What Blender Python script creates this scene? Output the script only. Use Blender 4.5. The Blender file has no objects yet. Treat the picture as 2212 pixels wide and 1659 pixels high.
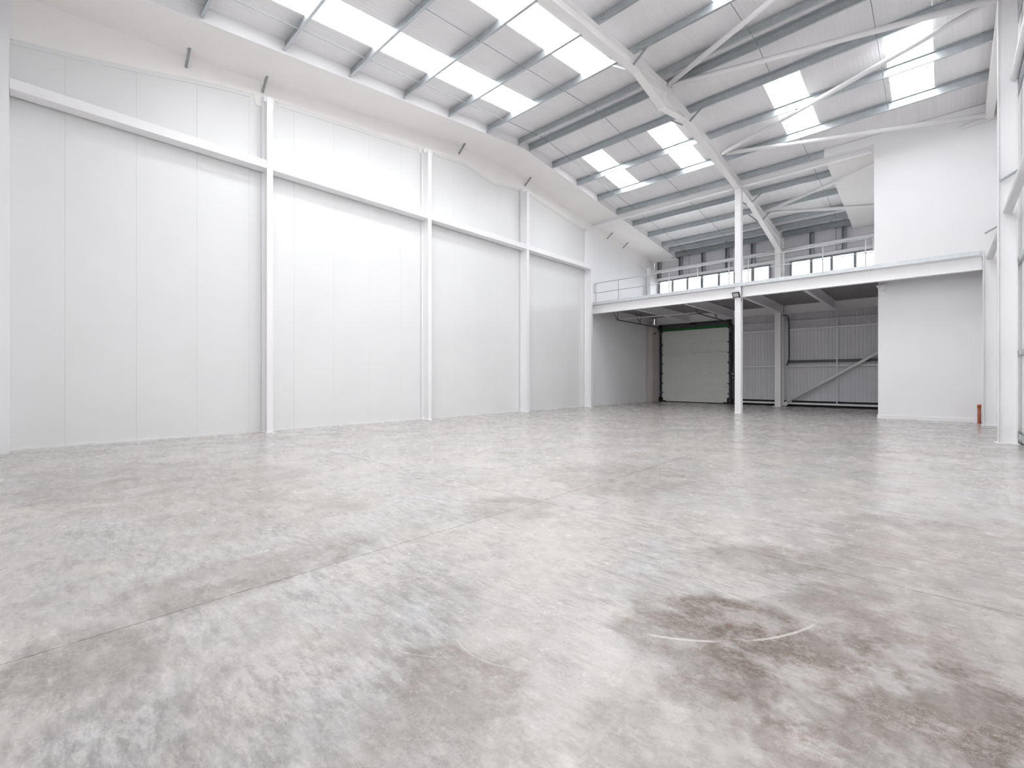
import bpy, math, random
from mathutils import Vector, Matrix
random.seed(7)
S = 1.2                      # build units -> metres
sc = bpy.context.scene
COL = sc.collection

# ------------------------------------------------------------------ camera
cam_d = bpy.data.cameras.new('camera')
cam = bpy.data.objects.new('camera', cam_d); COL.objects.link(cam)
cam.location = (0, 0, 1.25 * S)
cam.rotation_euler = (math.radians(90), 0, math.radians(43.25))
cam_d.sensor_fit = 'HORIZONTAL'; cam_d.sensor_width = 36.0
cam_d.lens = 36.0 * 991.0 / 2212.0
cam_d.shift_y = -11.3 / 2212.0
cam_d.clip_start = 0.05; cam_d.clip_end = 300
sc.camera = cam

# ------------------------------------------------------------------ world, exposure
w = bpy.data.worlds.new('world'); sc.world = w; w.use_nodes = True
bg = w.node_tree.nodes['Background']
bg.inputs[0].default_value = (0.93, 0.96, 1.0, 1); bg.inputs[1].default_value = 11.5
sc.view_settings.view_transform = 'Standard'; sc.view_settings.look = 'None'
sc.view_settings.gamma = 1.0; sc.view_settings.use_curve_mapping = False
sc.view_settings.exposure = 0.0
ROOFLIGHT = 10.0
cy = sc.cycles
cy.max_bounces = 9; cy.diffuse_bounces = 8; cy.glossy_bounces = 3; cy.transmission_bounces = 4
cy.use_adaptive_sampling = True; cy.adaptive_threshold = 0.07; cy.use_light_tree = False; cy.adaptive_min_samples = 16
cy.transparent_max_bounces = 8; cy.use_denoising = True; cy.caustics_reflective = False; cy.caustics_refractive = False
cy.sample_clamp_indirect = 30.0

# ------------------------------------------------------------------ materials
def mat(name, col, rough=0.5, metal=0.0, spec=0.5, bump=None, var=None, emit=None):
    m = bpy.data.materials.new(name); m.use_nodes = True
    nt = m.node_tree; b = nt.nodes['Principled BSDF']
    b.inputs['Base Color'].default_value = (*col, 1); b.inputs['Roughness'].default_value = rough
    b.inputs['Metallic'].default_value = metal; b.inputs['Specular IOR Level'].default_value = spec
    if emit:
        b.inputs['Emission Color'].default_value = (*emit[0], 1); b.inputs['Emission Strength'].default_value = emit[1]
    if var:          # (scale, amount, detail): gentle tonal variation
        tc = nt.nodes.new('ShaderNodeTexCoord'); n = nt.nodes.new('ShaderNodeTexNoise')
        n.inputs['Scale'].default_value = var[0]; n.inputs['Detail'].default_value = var[2]
        nt.links.new(tc.outputs['Object'], n.inputs['Vector'])
        r = nt.nodes.new('ShaderNodeMapRange'); r.inputs['From Min'].default_value = 0.3; r.inputs['From Max'].default_value = 0.7
        r.inputs['To Min'].default_value = 1 - var[1]; r.inputs['To Max'].default_value = 1 + var[1]
        nt.links.new(n.outputs['Fac'], r.inputs['Value'])
        v = nt.nodes.new('ShaderNodeVectorMath'); v.operation = 'SCALE'; v.inputs[0].default_value = col
        nt.links.new(r.outputs[0], v.inputs['Scale']); nt.links.new(v.outputs[0], b.inputs['Base Color'])
    if bump:
        tc = nt.nodes.new('ShaderNodeTexCoord'); n = nt.nodes.new('ShaderNodeTexNoise')
        n.inputs['Scale'].default_value = bump[0]; n.inputs['Detail'].default_value = 3
        nt.links.new(tc.outputs['Object'], n.inputs['Vector'])
        bp = nt.nodes.new('ShaderNodeBump'); bp.inputs['Strength'].default_value = bump[1]; bp.inputs['Distance'].default_value = 0.01
        nt.links.new(n.outputs['Fac'], bp.inputs['Height']); nt.links.new(bp.outputs[0], b.inputs['Normal'])
    return m

M = {}
M['panel'] = mat('white coated panel', (0.785, 0.785, 0.785), 0.33, spec=0.30, bump=(1.3, 0.05), var=(0.8, 0.012, 2))
M['board'] = mat('white painted board', (0.89, 0.868, 0.855), 0.75, spec=0.3, bump=(6, 0.08), var=(1.5, 0.015, 3))
M['plaster'] = mat('smooth white partition lining', (0.865, 0.86, 0.87), 0.7, spec=0.3, bump=(3, 0.04))
M['steel'] = mat('white painted steel', (0.865, 0.855, 0.865), 0.42, spec=0.45, bump=(30, 0.03))
M['steel_warm'] = mat('white painted steel of the portal frame', (0.87, 0.855, 0.85), 0.45, spec=0.45, bump=(30, 0.03))
M['liner'] = mat('pale grey liner sheet', (0.87, 0.86, 0.87), 0.45, spec=0.4, var=(2.0, 0.01, 2))
M['wall_liner'] = mat('grey wall liner sheet', (0.70, 0.69, 0.715), 0.5, spec=0.35, var=(3.0, 0.02, 2))
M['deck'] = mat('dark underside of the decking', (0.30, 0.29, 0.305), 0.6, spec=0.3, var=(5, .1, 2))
M['galv_white'] = mat('pale weathered galvanised trim', (0.66, 0.68, 0.70), 0.45, metal=0.25, var=(9, 0.09, 4))
M['rail'] = mat('pale galvanised tube', (0.55, 0.56, 0.58), 0.4, metal=0.35, var=(30, .03, 2))
M['frame'] = mat('dark grey window frame', (0.24, 0.26, 0.275), 0.4)
M['black'] = mat('black painted steel', (0.018, 0.018, 0.020), 0.45)
M['dark_steel'] = mat('dark galvanised track', (0.10, 0.10, 0.105), 0.5, metal=0.2)
M['green'] = mat('green painted strip', (0.012, 0.16, 0.03), 0.45)
M['door'] = mat('pale grey-green door panel', (0.70, 0.71, 0.68), 0.5, spec=0.35, bump=(60, 0.06), var=(4, .02, 2))
M['rubber_and_shade'] = mat('black rubber', (0.010, 0.010, 0.011), 0.7)  # door seal, and the painted shade at the back wall foot
M['clay'] = mat('terracotta plastic pipe', (0.36, 0.085, 0.035), 0.45, var=(12, .06, 3))
M['lens'] = mat('frosted lamp glass', (0.55, 0.52, 0.52), 0.25)
M['bolt'] = mat('bolt heads', (0.25, 0.26, 0.27), 0.4, metal=0.6)
M['rooflight'] = mat('backlit translucent roof sheet', (0.9, 0.9, 0.9), 0.4, emit=((0.96, 0.98, 1.0), ROOFLIGHT))
M['drab'] = mat('brown grey column boarding', (0.50, 0.465, 0.445), 0.7)  # browner and darker than the boxing of the upper corner column
M['header_shade'] = mat('painted shade above the door', (0.12, 0.115, 0.12), 0.6)  # dark base colour holds the shadow above the door
M['yard'] = mat('concrete yard outside', (0.42, 0.41, 0.40), 0.9)
M['subfloor'] = mat('joint filler', (0.30, 0.29, 0.28), 0.9)

def galv(name, col, metal, rough, amt):
    m = bpy.data.materials.new(name); m.use_nodes = True; nt = m.node_tree; b = nt.nodes['Principled BSDF']
    tc = nt.nodes.new('ShaderNodeTexCoord'); v = nt.nodes.new('ShaderNodeTexVoronoi'); v.inputs['Scale'].default_value = 22
    n = nt.nodes.new('ShaderNodeTexNoise'); n.inputs['Scale'].default_value = 4; n.inputs['Detail'].default_value = 6; n.inputs['Roughness'].default_value = .65
    nt.links.new(tc.outputs['Object'], v.inputs['Vector']); nt.links.new(tc.outputs['Object'], n.inputs['Vector'])
    mx = nt.nodes.new('ShaderNodeMix'); mx.data_type = 'FLOAT'; mx.inputs[0].default_value = .7
    sp = nt.nodes.new('ShaderNodeSeparateColor'); nt.links.new(v.outputs['Color'], sp.inputs[0])
    nt.links.new(sp.outputs[0], mx.inputs[2]); nt.links.new(n.outputs['Fac'], mx.inputs[3])
    r = nt.nodes.new('ShaderNodeMapRange'); r.inputs['From Min'].default_value = .25; r.inputs['From Max'].default_value = .75
    r.inputs['To Min'].default_value = 1 - amt; r.inputs['To Max'].default_value = 1 + amt
    nt.links.new(mx.outputs[0], r.inputs['Value'])
    s = nt.nodes.new('ShaderNodeVectorMath'); s.operation = 'SCALE'; s.inputs[0].default_value = col
    nt.links.new(r.outputs[0], s.inputs['Scale']); nt.links.new(s.outputs[0], b.inputs['Base Color'])
    b.inputs['Metallic'].default_value = metal; b.inputs['Roughness'].default_value = rough
    return m
M['galv'] = galv('galvanised purlin steel', (0.50, 0.53, 0.55), 0.75, 0.34, 0.10)
M['galv_dark'] = galv('dull galvanised steel', (0.34, 0.36, 0.37), 0.5, 0.45, 0.12)

def glass():
    m = bpy.data.materials.new('window glass'); m.use_nodes = True; nt = m.node_tree
    for n in list(nt.nodes):
        if n.type == 'BSDF_PRINCIPLED': nt.nodes.remove(n)
    out = nt.nodes['Material Output']; t = nt.nodes.new('ShaderNodeBsdfTransparent'); t.inputs[0].default_value = (.95, .97, .97, 1)
    g = nt.nodes.new('ShaderNodeBsdfGlossy'); g.inputs['Roughness'].default_value = .02
    f = nt.nodes.new('ShaderNodeFresnel'); f.inputs[0].default_value = 1.45
    mx = nt.nodes.new('ShaderNodeMixShader'); nt.links.new(f.outputs[0], mx.inputs[0])
    nt.links.new(t.outputs[0], mx.inputs[1]); nt.links.new(g.outputs[0], mx.inputs[2]); nt.links.new(mx.outputs[0], out.inputs[0])
    return m
M['glass'] = glass()

FC = dict(warm=(0.570, 0.534, 0.508), mid=(0.522, 0.500, 0.486), cool=(0.445, 0.438, 0.442), dark=(0.290, 0.272, 0.259), blush=(0.58, 0.515, 0.47),
          streak=(0.24, 0.225, 0.212), light=(0.70, 0.665, 0.635), blue=(0.58, 0.59, 0.615))
def floor_material():
    m = bpy.data.materials.new('power floated concrete'); m.use_nodes = True
    nt = m.node_tree; N = nt.nodes; L = nt.links; b = N['Principled BSDF']
    geo = N.new('ShaderNodeNewGeometry')
    vs = N.new('ShaderNodeVectorMath'); vs.operation = 'SCALE'; vs.inputs['Scale'].default_value = 1.0 / S
    L.new(geo.outputs['Position'], vs.inputs[0]); P0 = vs.outputs[0]
    def noise(scale, detail=4, rough=.55, vec=None, dist=0.0, stretch=None, rot=0.0):
        n = N.new('ShaderNodeTexNoise'); n.inputs['Scale'].default_value = scale; n.inputs['Detail'].default_value = min(detail, 4 if scale > 3 else 6)
        n.inputs['Roughness'].default_value = rough; n.inputs['Distortion'].default_value = dist
        src = vec or P0
        if stretch:
            mp = N.new('ShaderNodeMapping'); mp.inputs['Scale'].default_value = stretch; mp.inputs['Rotation'].default_value = (0, 0, rot)
            L.new(src, mp.inputs[0]); src = mp.outputs[0]
        L.new(src, n.inputs['Vector']); return n.outputs['Fac']
    def rng(v, a, b_, c=0.0, d=1.0, smooth=True):
        r = N.new('ShaderNodeMapRange'); r.clamp = True
        if smooth: r.interpolation_type = 'SMOOTHSTEP'
        r.inputs['From Min'].default_value = a; r.inputs['From Max'].default_value = b_
        r.inputs['To Min'].default_value = c; r.inputs['To Max'].default_value = d
        L.new(v, r.inputs['Value']); return r.outputs[0]
    def math_(op, a, b_=None, c=None):
        n = N.new('ShaderNodeMath'); n.operation = op
        for i, x in enumerate((a, b_, c)):
            if x is None: continue
            if isinstance(x, (int, float)): n.inputs[i].default_value = x
            else: L.new(x, n.inputs[i])
        return n.outputs[0]
    def mix(f, a, b_):
        n = N.new('ShaderNodeMix'); n.data_type = 'RGBA'
        if isinstance(f, (int, float)): n.inputs[0].default_value = f
        else: L.new(f, n.inputs[0])
        for i, x in ((6, a), (7, b_)):
            if isinstance(x, tuple): n.inputs[i].default_value = (*x, 1)
            else: L.new(x, n.inputs[i])
        return n.outputs[2]
    wob = N.new('ShaderNodeTexNoise'); wob.inputs['Scale'].default_value = 2.6; wob.inputs['Detail'].default_value = 5; wob.inputs['Roughness'].default_value = .62
    L.new(P0, wob.inputs['Vector'])
    sub = N.new('ShaderNodeVectorMath'); sub.operation = 'SUBTRACT'; sub.inputs[1].default_value = (.5, .5, .5)
    L.new(wob.outputs['Color'], sub.inputs[0])
    def blob(x, y, rx, ry, rot=0.0):
        sc_ = N.new('ShaderNodeVectorMath'); sc_.operation = 'SCALE'; sc_.inputs['Scale'].default_value = 1.15 * min(rx, ry) + .08
        L.new(sub.outputs[0], sc_.inputs[0])
        ad = N.new('ShaderNodeVectorMath'); ad.operation = 'ADD'; L.new(P0, ad.inputs[0]); L.new(sc_.outputs[0], ad.inputs[1])
        mp = N.new('ShaderNodeMapping'); mp.vector_type = 'TEXTURE'; mp.inputs['Location'].default_value = (x, y, 0)
        mp.inputs['Rotation'].default_value = (0, 0, rot); mp.inputs['Scale'].default_value = (rx, ry, 1000)
        L.new(ad.outputs[0], mp.inputs[0])
        g = N.new('ShaderNodeTexGradient'); g.gradient_type = 'SPHERICAL'; L.new(mp.outputs[0], g.inputs[0])
        return g.outputs['Fac']
    # broad cloudy tone: pale warm grey <-> cool grey <-> darker grey
    c1 = rng(noise(.55, 6, .6, dist=.5), .38, .62)
    c2 = rng(noise(1.3, 10, .68, dist=.4), .44, .66)
    c3 = rng(noise(2.0, 11, .70, dist=.35), .45, .68)
    c4 = rng(noise(6.5, 10, .74, dist=.2), .44, .66)
    big = rng(noise(.7, 3, .5, dist=.3), .34, .62)
    col = mix(c1, FC['warm'], FC['mid'])
    col = mix(math_('MULTIPLY', c2, .55), col, FC['cool'])
    col = mix(math_('MULTIPLY', math_('MULTIPLY', c3, math_('MULTIPLY_ADD', big, .7, .3)), .58), col, FC['dark'])
    col = mix(math_('MULTIPLY', c4, .24), col, FC['dark'])
    warm = rng(noise(1.5, 9, .66, dist=.3), .52, .72)
    col = mix(math_('MULTIPLY', warm, .5), col, FC['blush'])
    blue = rng(noise(1.15, 8, .62, dist=.6), .55, .72)
    col = mix(math_('MULTIPLY', blue, .7), col, FC['blue'])
    # streaks of the power float, in three directions, each in its own places
    for rot, st, amt, k, sd in ((0.55, (1.0, 3.6, 1), .60, 4.0, 1.2), (-.75, (1.0, 3.2, 1), .50, 5.3, .9), (1.5, (1.0, 3.6, 1), .45, 6.5, 1.05)):
        s1 = rng(noise(k, 11, .76, stretch=st, rot=rot), .43, .66)
        sel = rng(noise(sd, 5, .62, dist=.3), .42, .60)
        col = mix(math_('MULTIPLY', math_('MULTIPLY', s1, sel), amt), col, FC['streak'])
        s2 = rng(noise(k * 1.6, 11, .76, stretch=st, rot=rot + .15), .50, .70)
        col = mix(math_('MULTIPLY', s2, .34), col, FC['light'])
    # stained and worn places
    crack = N.new('ShaderNodeTexVoronoi'); crack.feature = 'DISTANCE_TO_EDGE'; crack.inputs['Scale'].default_value = 38
    wv = N.new('ShaderNodeVectorMath'); wv.operation = 'ADD'
    nw = N.new('ShaderNodeTexNoise'); nw.inputs['Scale'].default_value = 14; nw.inputs['Detail'].default_value = 3
    L.new(P0, nw.inputs['Vector']); nsc = N.new('ShaderNodeVectorMath'); nsc.operation = 'SCALE'; nsc.inputs['Scale'].default_value = .05
    L.new(nw.outputs['Color'], nsc.inputs[0]); L.new(P0, wv.inputs[0]); L.new(nsc.outputs[0], wv.inputs[1]); L.new(wv.outputs[0], crack.inputs['Vector'])
    crackm = rng(crack.outputs['Distance'], 0.0, .045, 1.0, 0.0)
    grit = rng(noise(26, 5, .75), .40, .62)
    blobs = [(-.76, 2.30, .40, .34, .3, 1.1), (-.95, 2.12, .24, .16, .2, .7), (-.62, 1.88, .22, .20, 0, .75), (-.22, 2.32, .50, .42, .4, 1.1),
             (-.28, 1.95, .30, .22, .2, .9), (-.26, 2.95, .34, .50, 0, .75), (-.75, 3.52, .50, .26, .2, .6), (-3.14, 1.15, .14, .62, .08, .55), (-3.35, .72, .20, .40, .1, .4),
             (-3.35, 1.5, .25, .35, 0, .4), (-1.45, 1.22, .26, .22, 0, .6), (-1.2, .95, .3, .22, .3, .5), (-2.8, .16, .25, .25, 0, .5), (-3.05, 3.2, .35, .35, 0, .45),
             (-2.95, 5.2, .75, .85, 0, .40), (.1, 4.2, .6, 1.3, 0, .5), (-4.6, 1.6, .6, .6, 0, .3), (-6.5, 1.4, 1.2, 1.0, 0, .35), (-7.5, .7, 1., .8, 0, .4),
             (-.1, 1.75, .35, .2, .5, .55), (-.62, 1.45, .3, .2, 0, .45)]
    acc = None
    for x, y, rx, ry, rot, a in blobs:
        g = math_('MULTIPLY', rng(blob(x, y, rx * 1.6, ry * 1.6, rot), .08, .40), a)
        acc = g if acc is None else math_('MAXIMUM', acc, g)
    speck = rng(noise(3.2, 11, .74, dist=.2), .38, .56)
    stain = math_('MULTIPLY', acc, math_('MULTIPLY_ADD', speck, .60, .40))
    stain = math_('MULTIPLY', stain, math_('MULTIPLY_ADD', grit, .25, .75))
    brown = rng(noise(1.9, 4, .6), .42, .58)
    scol = mix(brown, (0.160, 0.118, 0.090), (0.21, 0.180, 0.158))
    col = mix(math_('MULTIPLY', stain, .95), col, scol)
    near = rng(math_('MULTIPLY', acc, rng(noise(2.1, 3, .5), .42, .6)), .08, .5)
    col = mix(math_('MULTIPLY', math_('MULTIPLY', crackm, near), .28), col, (0.66, 0.63, 0.59))
    # arc shaped scratches
    arcs = None
    for cx, cy_, r, wd, gx, gy, gr, st in ((-1.446, 3.008, 1.0, .013, -.92, 2.17, .20, 1.0), (-1.446, 3.008, 1.0, .011, -.56, 2.56, .27, 1.0),
                           (-3.02, 1.60, .17, .004, -3.0, 1.5, .17, .8), (-2.90, 1.48, .26, .004, -2.75, 1.4, .25, .7), (-3.15, 1.45, .30, .004, -3.1, 1.7, .25, .7),
                           (-2.75, 1.75, .34, .005, -2.5, 1.6, .35, .8), (-2.45, 1.75, .26, .004, -2.3, 1.6, .3, .7), (-1.55, 1.75, .36, .005, -1.5, 1.4, .25, .8),
                           (-2.0, 1.7, .55, .004, -1.9, 1.2, .4, .6), (-2.65, 2.1, .45, .004, -2.5, 1.7, .3, .6), (-1.1, 5.6, 1.1, .012, -1.5, 4.7, .7, .6)):
        sb = N.new('ShaderNodeVectorMath'); sb.operation = 'DISTANCE'; L.new(P0, sb.inputs[0]); sb.inputs[1].default_value = (cx, cy_, 0)
        d = math_('ABSOLUTE', math_('SUBTRACT', sb.outputs['Value'], r))
        gd = N.new('ShaderNodeVectorMath'); gd.operation = 'DISTANCE'; L.new(P0, gd.inputs[0]); gd.inputs[1].default_value = (gx, gy, 0)
        g = math_('MULTIPLY', rng(d, wd * .35, wd, 1.0, 0.0), rng(gd.outputs['Value'], gr * .6, gr, st, 0.0))
        arcs = g if arcs is None else math_('MAXIMUM', arcs, g)
    col = mix(math_('MULTIPLY', arcs, .62), col, (0.66, 0.63, 0.60))
    fine = noise(60, 2, .7)
    fm = N.new('ShaderNodeMix'); fm.data_type = 'RGBA'; fm.blend_type = 'MULTIPLY'; fm.inputs[0].default_value = 1
    L.new(col, fm.inputs[6]); fr = rng(fine, .3, .7, .93, 1.06, False)
    cc = N.new('ShaderNodeCombineColor'); [L.new(fr, cc.inputs[i]) for i in range(3)]
    L.new(cc.outputs[0], fm.inputs[7]); L.new(fm.outputs[2], b.inputs['Base Color'])
    rg = rng(noise(2.0, 6, .65), .35, .7, .17, .36, False)
    L.new(rg, b.inputs['Roughness']); b.inputs['Specular IOR Level'].default_value = .55
    bp = N.new('ShaderNodeBump'); bp.inputs['Strength'].default_value = .05; bp.inputs['Distance'].default_value = .01
    L.new(noise(9, 3, .7), bp.inputs['Height']); L.new(bp.outputs[0], b.inputs['Normal'])
    return m
M['floor'] = floor_material()

# ------------------------------------------------------------------ mesh helpers
class MB:
    def __init__(s): s.v = []; s.f = []
    def add(s, vs, fs):
        o = len(s.v); s.v += [tuple(p) for p in vs]; s.f += [tuple(i + o for i in q) for q in fs]; return s
    def box(s, x0, x1, y0, y1, z0, z1):
        if x0 > x1: x0, x1 = x1, x0
        if y0 > y1: y0, y1 = y1, y0
        if z0 > z1: z0, z1 = z1, z0
        return s.add([(x0,y0,z0),(x1,y0,z0),(x1,y1,z0),(x0,y1,z0),(x0,y0,z1),(x1,y0,z1),(x1,y1,z1),(x0,y1,z1)],
              [(0,3,2,1),(4,5,6,7),(0,1,5,4),(1,2,6,5),(2,3,7,6),(3,0,4,7)])
    def extrude(s, prof, p0, p1, side, up):
        """closed 2-D profile [(side, up)] swept from p0 to p1"""
        p0, p1, side, up = map(Vector, (p0, p1, side, up)); n = len(prof)
        vs = [p0 + side * a + up * b for a, b in prof] + [p1 + side * a + up * b for a, b in prof]
        fs = [(i, (i + 1) % n, n + (i + 1) % n, n + i) for i in range(n)] + [tuple(range(n))[::-1], tuple(range(n, 2 * n))]
        return s.add(vs, fs)
    def ibeam(s, p0, p1, side, up, depth, width, tf=.014, tw=.010):
        """I section; p0/p1 on the centre of its underside"""
        h, t = width / 2, tw / 2
        prof = [(-h, 0), (h, 0), (h, tf), (t, tf), (t, depth - tf), (h, depth - tf), (h, depth), (-h, depth), (-h, depth - tf), (-t, depth - tf), (-t, tf), (-h, tf)]
        return s.extrude(prof, p0, p1, side, up)
    def tube(s, p0, p1, r, n=12):
        p0, p1 = Vector(p0), Vector(p1); d = (p1 - p0).normalized()
        a = d.orthogonal().normalized(); b = d.cross(a)
        return s.extrude([(r * math.cos(2*math.pi*i/n), r * math.sin(2*math.pi*i/n)) for i in range(n)], p0, p1, a, b)
    def path(s, pts, r, n=8):
        pts = [Vector(p) for p in pts]; rings = []
        a = None
        for i, p in enumerate(pts):
            d = (pts[min(i+1, len(pts)-1)] - pts[max(i-1, 0)]).normalized()
            a = d.orthogonal().normalized() if a is None else (a - d * a.dot(d)).normalized()
            b = d.cross(a); rings.append([p + a * r * math.cos(2*math.pi*k/n) + b * r * math.sin(2*math.pi*k/n) for k in range(n)])
        vs = [q for rg in rings for q in rg]; fs = []
        for i in range(len(pts) - 1):
            for k in range(n): fs.append((i*n+k, i*n+(k+1) % n, (i+1)*n+(k+1) % n, (i+1)*n+k))
        fs += [tuple(range(n))[::-1], tuple(range((len(pts)-1)*n, len(pts)*n))]
        return s.add(vs, fs)
    def slab(s, poly, axis, a, b):
        """polygon of 2-D points in the plane normal to axis, thickened from a to b"""
        def P(u, v, t): return {'x': (t, u, v), 'y': (u, t, v), 'z': (u, v, t)}[axis]
        n = len(poly)
        return s.add([P(u, v, a) for u, v in poly] + [P(u, v, b) for u, v in poly],
              [tuple(range(n))[::-1], tuple(range(n, 2*n))] + [(i, (i+1) % n, n+(i+1) % n, n+i) for i in range(n)])
    def quad(s, a, b, c, d, t):
        """a flat board through four points, thickness vector t"""
        t = Vector(t); q = [Vector(p) for p in (a, b, c, d)]
        return s.add(q + [p + t for p in q], [(0,1,2,3),(7,6,5,4),(0,4,5,1),(1,5,6,2),(2,6,7,3),(3,7,4,0)])
    def build(s, name, m, parent=None, label=None, smooth=False, bevel=0.0):
        me = bpy.data.meshes.new(name)
        if parent is None:
            xs, ys, zs = zip(*s.v); o = Vector(((min(xs)+max(xs))/2, (min(ys)+max(ys))/2, min(zs)))
        else: o = Vector(parent['_o'])
        me.from_pydata([tuple((Vector(p) - o) * S) for p in s.v], [], s.f); me.update()
        import bmesh
        bm = bmesh.new(); bm.from_mesh(me); bmesh.ops.recalc_face_normals(bm, faces=bm.faces); bm.to_mesh(me); bm.free()
        if smooth:
            for p in me.polygons: p.use_smooth = len(p.vertices) == 4
        me.materials.append(m if not isinstance(m, str) else M[m])
        ob = bpy.data.objects.new(name, me); COL.objects.link(ob)
        if parent is None: ob.location = o * S
        else: ob.parent = parent
        ob['_o'] = tuple(o)
        if label: ob['label'] = label
        if bevel:
            b = ob.modifiers.new('bevel', 'BEVEL'); b.width = bevel * S; b.segments = 2; b.limit_method = 'ANGLE'
        return ob
def tag(o, label, cat, group=None):
    o['label'] = label; o['category'] = cat
    if group: o['group'] = group
    return o
def thing(name, loc, label, cat, group=None):
    o = bpy.data.objects.new(name, None); COL.objects.link(o); o.empty_display_size = .1
    o.location = Vector(loc) * S; o['_o'] = tuple(loc); return tag(o, label, cat, group)
def struct(o): o['kind'] = 'structure'; return o
X, Y, Z = Vector((1,0,0)), Vector((0,1,0)), Vector((0,0,1))

# ------------------------------------------------------------------ key dimensions (build units)
XL, XM, XR = -11.72, -5.425, 1.08          # left wall, middle frame, right wall
YF, YA, YB = -0.65, 11.6, 24.08            # front wall, apex, back wall
def zpb(y): return 9.09 - .100 * (YA - y) if y < YA else 9.09 - .114 * (y - YA)      # underside of the purlins
def zsh(y): return zpb(y) + .225                                                       # underside of the roof sheets
def zso(y): return 9.055 - .103 * (11.6 - y) if y < 11.6 else 9.055 - .114 * (y - 11.6)   # outer edge of the side soffit
SOFF_W = [(-.65, 7.86), (.10, 7.93), (1.01, 7.99), (3.02, 8.15), (5.33, 8.45), (9.08, 8.89), (11.57, 9.06), (13.46, 8.86), (17.63, 8.31), (23.51, 7.75), (24.08, 7.69)]
def lin(tab, y):
    for (a, b), (c, d) in zip(tab, tab[1:]):
        if y <= c: return b + (d - b) * (y - a) / (c - a)
    return tab[-1][1]

# ------------------------------------------------------------------ floor
fl = MB().box(XL - .1, XR + .1, YF - .1, YB + .25, -.20, -.012).build('floor', 'subfloor'); struct(fl)
jx, jy, g = -3.0, 3.6, .0022
for x0, x1 in ((XL, jx - g), (jx + g, XR)):
    for y0, y1 in ((YF, jy - g), (jy + g, YB + .2)):
        MB().box(x0, x1, y0, y1, -.012, 0).build('slab', 'floor', fl)

# ------------------------------------------------------------------ left wall
wl = MB().box(XL - .12, XL - .03, YF - .12, YB + .2, 0, 9.5).build('wall_left', 'board'); struct(wl)
joints = [-.62, .51, 1.53, 2.55, 3.57, 4.58, 5.59, 6.61, 7.63, 8.65, 9.66, 10.66, 11.64, 12.66, 13.68, 14.7, 15.72, 16.74, 17.45]
for a, b in zip(joints, joints[1:]):
    top = min(lin(SOFF_W, a), lin(SOFF_W, b)) - .05
    e = .0025
    MB().add([(XL-.03, a+.001, 0), (XL-.03, b-.001, 0), (XL-.03, b-.001, top), (XL-.03, a+.001, top),
              (XL-e, a+.0005, 0), (XL-e, b-.0005, 0), (XL-e, b-.0005, top), (XL-e, a+.0005, top),
              (XL, a+.001+e, 0), (XL, b-.001-e, 0), (XL, b-.001-e, top), (XL, a+.001+e, top)],
             [(0,3,2,1), (4,5,9,8), (5,6,10,9), (6,7,11,10), (7,4,8,11), (8,9,10,11), (0,1,5,4), (1,2,6,5), (2,3,7,6), (3,0,4,7)]).build('panel', 'panel', wl)
# inner lining beyond the last post
MB().slab([(17.47, 0), (23.05, 0), (23.05, 7.05), (20.07, 7.76), (17.47, 8.2)], 'x', XL - .03, XL + .012).build('lining_board', 'plaster', wl)
# board band between panel tops and soffit, cut round the post heads
BAND = [(-.18, 7.11), (.57, 7.24), (1.57, 7.45), (2.33, 7.63), (2.95, 7.765), (3.66, 7.885), (3.70, 7.655), (4.09, 7.655), (4.12, 7.92), (5.96, 8.11),
        (8.25, 8.32), (8.29, 8.18), (8.78, 8.19), (8.82, 8.39), (10.04, 8.51), (11.50, 8.25), (11.75, 8.31), (12.88, 8.45), (12.92, 8.29), (13.32, 8.30), (13.36, 8.43), (13.49, 8.42), (17.45, 7.90)]
def band_piece(pts, name='bulkhead_board'):
    y0, y1 = pts[0][0], pts[-1][0]
    up = [(y, lin(SOFF_W, y) + .02) for y in sorted({y0, y1} | {p[0] for p in SOFF_W if y0 < p[0] < y1}, reverse=True)]
    MB().slab(pts + up, 'x', XL - .02, XL + .018).build(name, 'board', wl)
def sub(a, b):
    out = [p for p in BAND if a < p[0] < b]
    return [(a, lin(BAND, a))] + out + [(b, lin(BAND, b))]
for a, b in ((-.6, 3.0), (3.002, 6.6), (6.602, 9.4), (9.402, 11.62), (11.622, 14.6), (14.602, 17.45)):
    band_piece([(a, 7.05)] + sub(-.18, b) if a < -.5 else sub(a, b))
band_piece([(17.452, 8.02), (17.63, 7.93), (20.07, 7.73)]); band_piece([(20.075, 7.73), (23.05, 7.07), (23.10, 6.9)])
# lapped flashing pieces along the top of the panels
y = -.15; k = 0
while y < 17.2:
    y2 = min(y + .31, 17.3)
    if not any(a - .06 < y + .15 < b + .06 for a, b in ((3.66, 4.12), (8.25, 8.82), (12.88, 13.36))):
        za, zb = lin(BAND, y), lin(BAND, y2); t = .012 + (.003 if k % 2 else 0)
        MB().quad((XL, y, za - .085), (XL, y2 + .01, zb - .085), (XL, y2 + .01, zb + .01), (XL, y, za + .01), (t, 0, 0)).build('flashing', 'panel', wl)
    y = y2; k += 1
bl = MB().box(XL, XL + .02, YF, 17.45, 0, .035).build('baseboard_left', 'panel'); struct(bl)
bl2 = MB().box(XL + .012, XL + .03, 17.5, 23.05, 0, .10).build('baseboard_inner', 'plaster'); struct(bl2); bl2.name = 'baseboard_back'
# corner casing at the very left of the picture
tag(MB().box(XL, -11.32, -.62, -.175, 0, 7.1).box(XL, XL + .045, -.62, -.135, 7.1, 7.93).build('corner_casing', 'plaster'), 'white boxed corner column where the long panelled wall begins', 'column')

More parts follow.
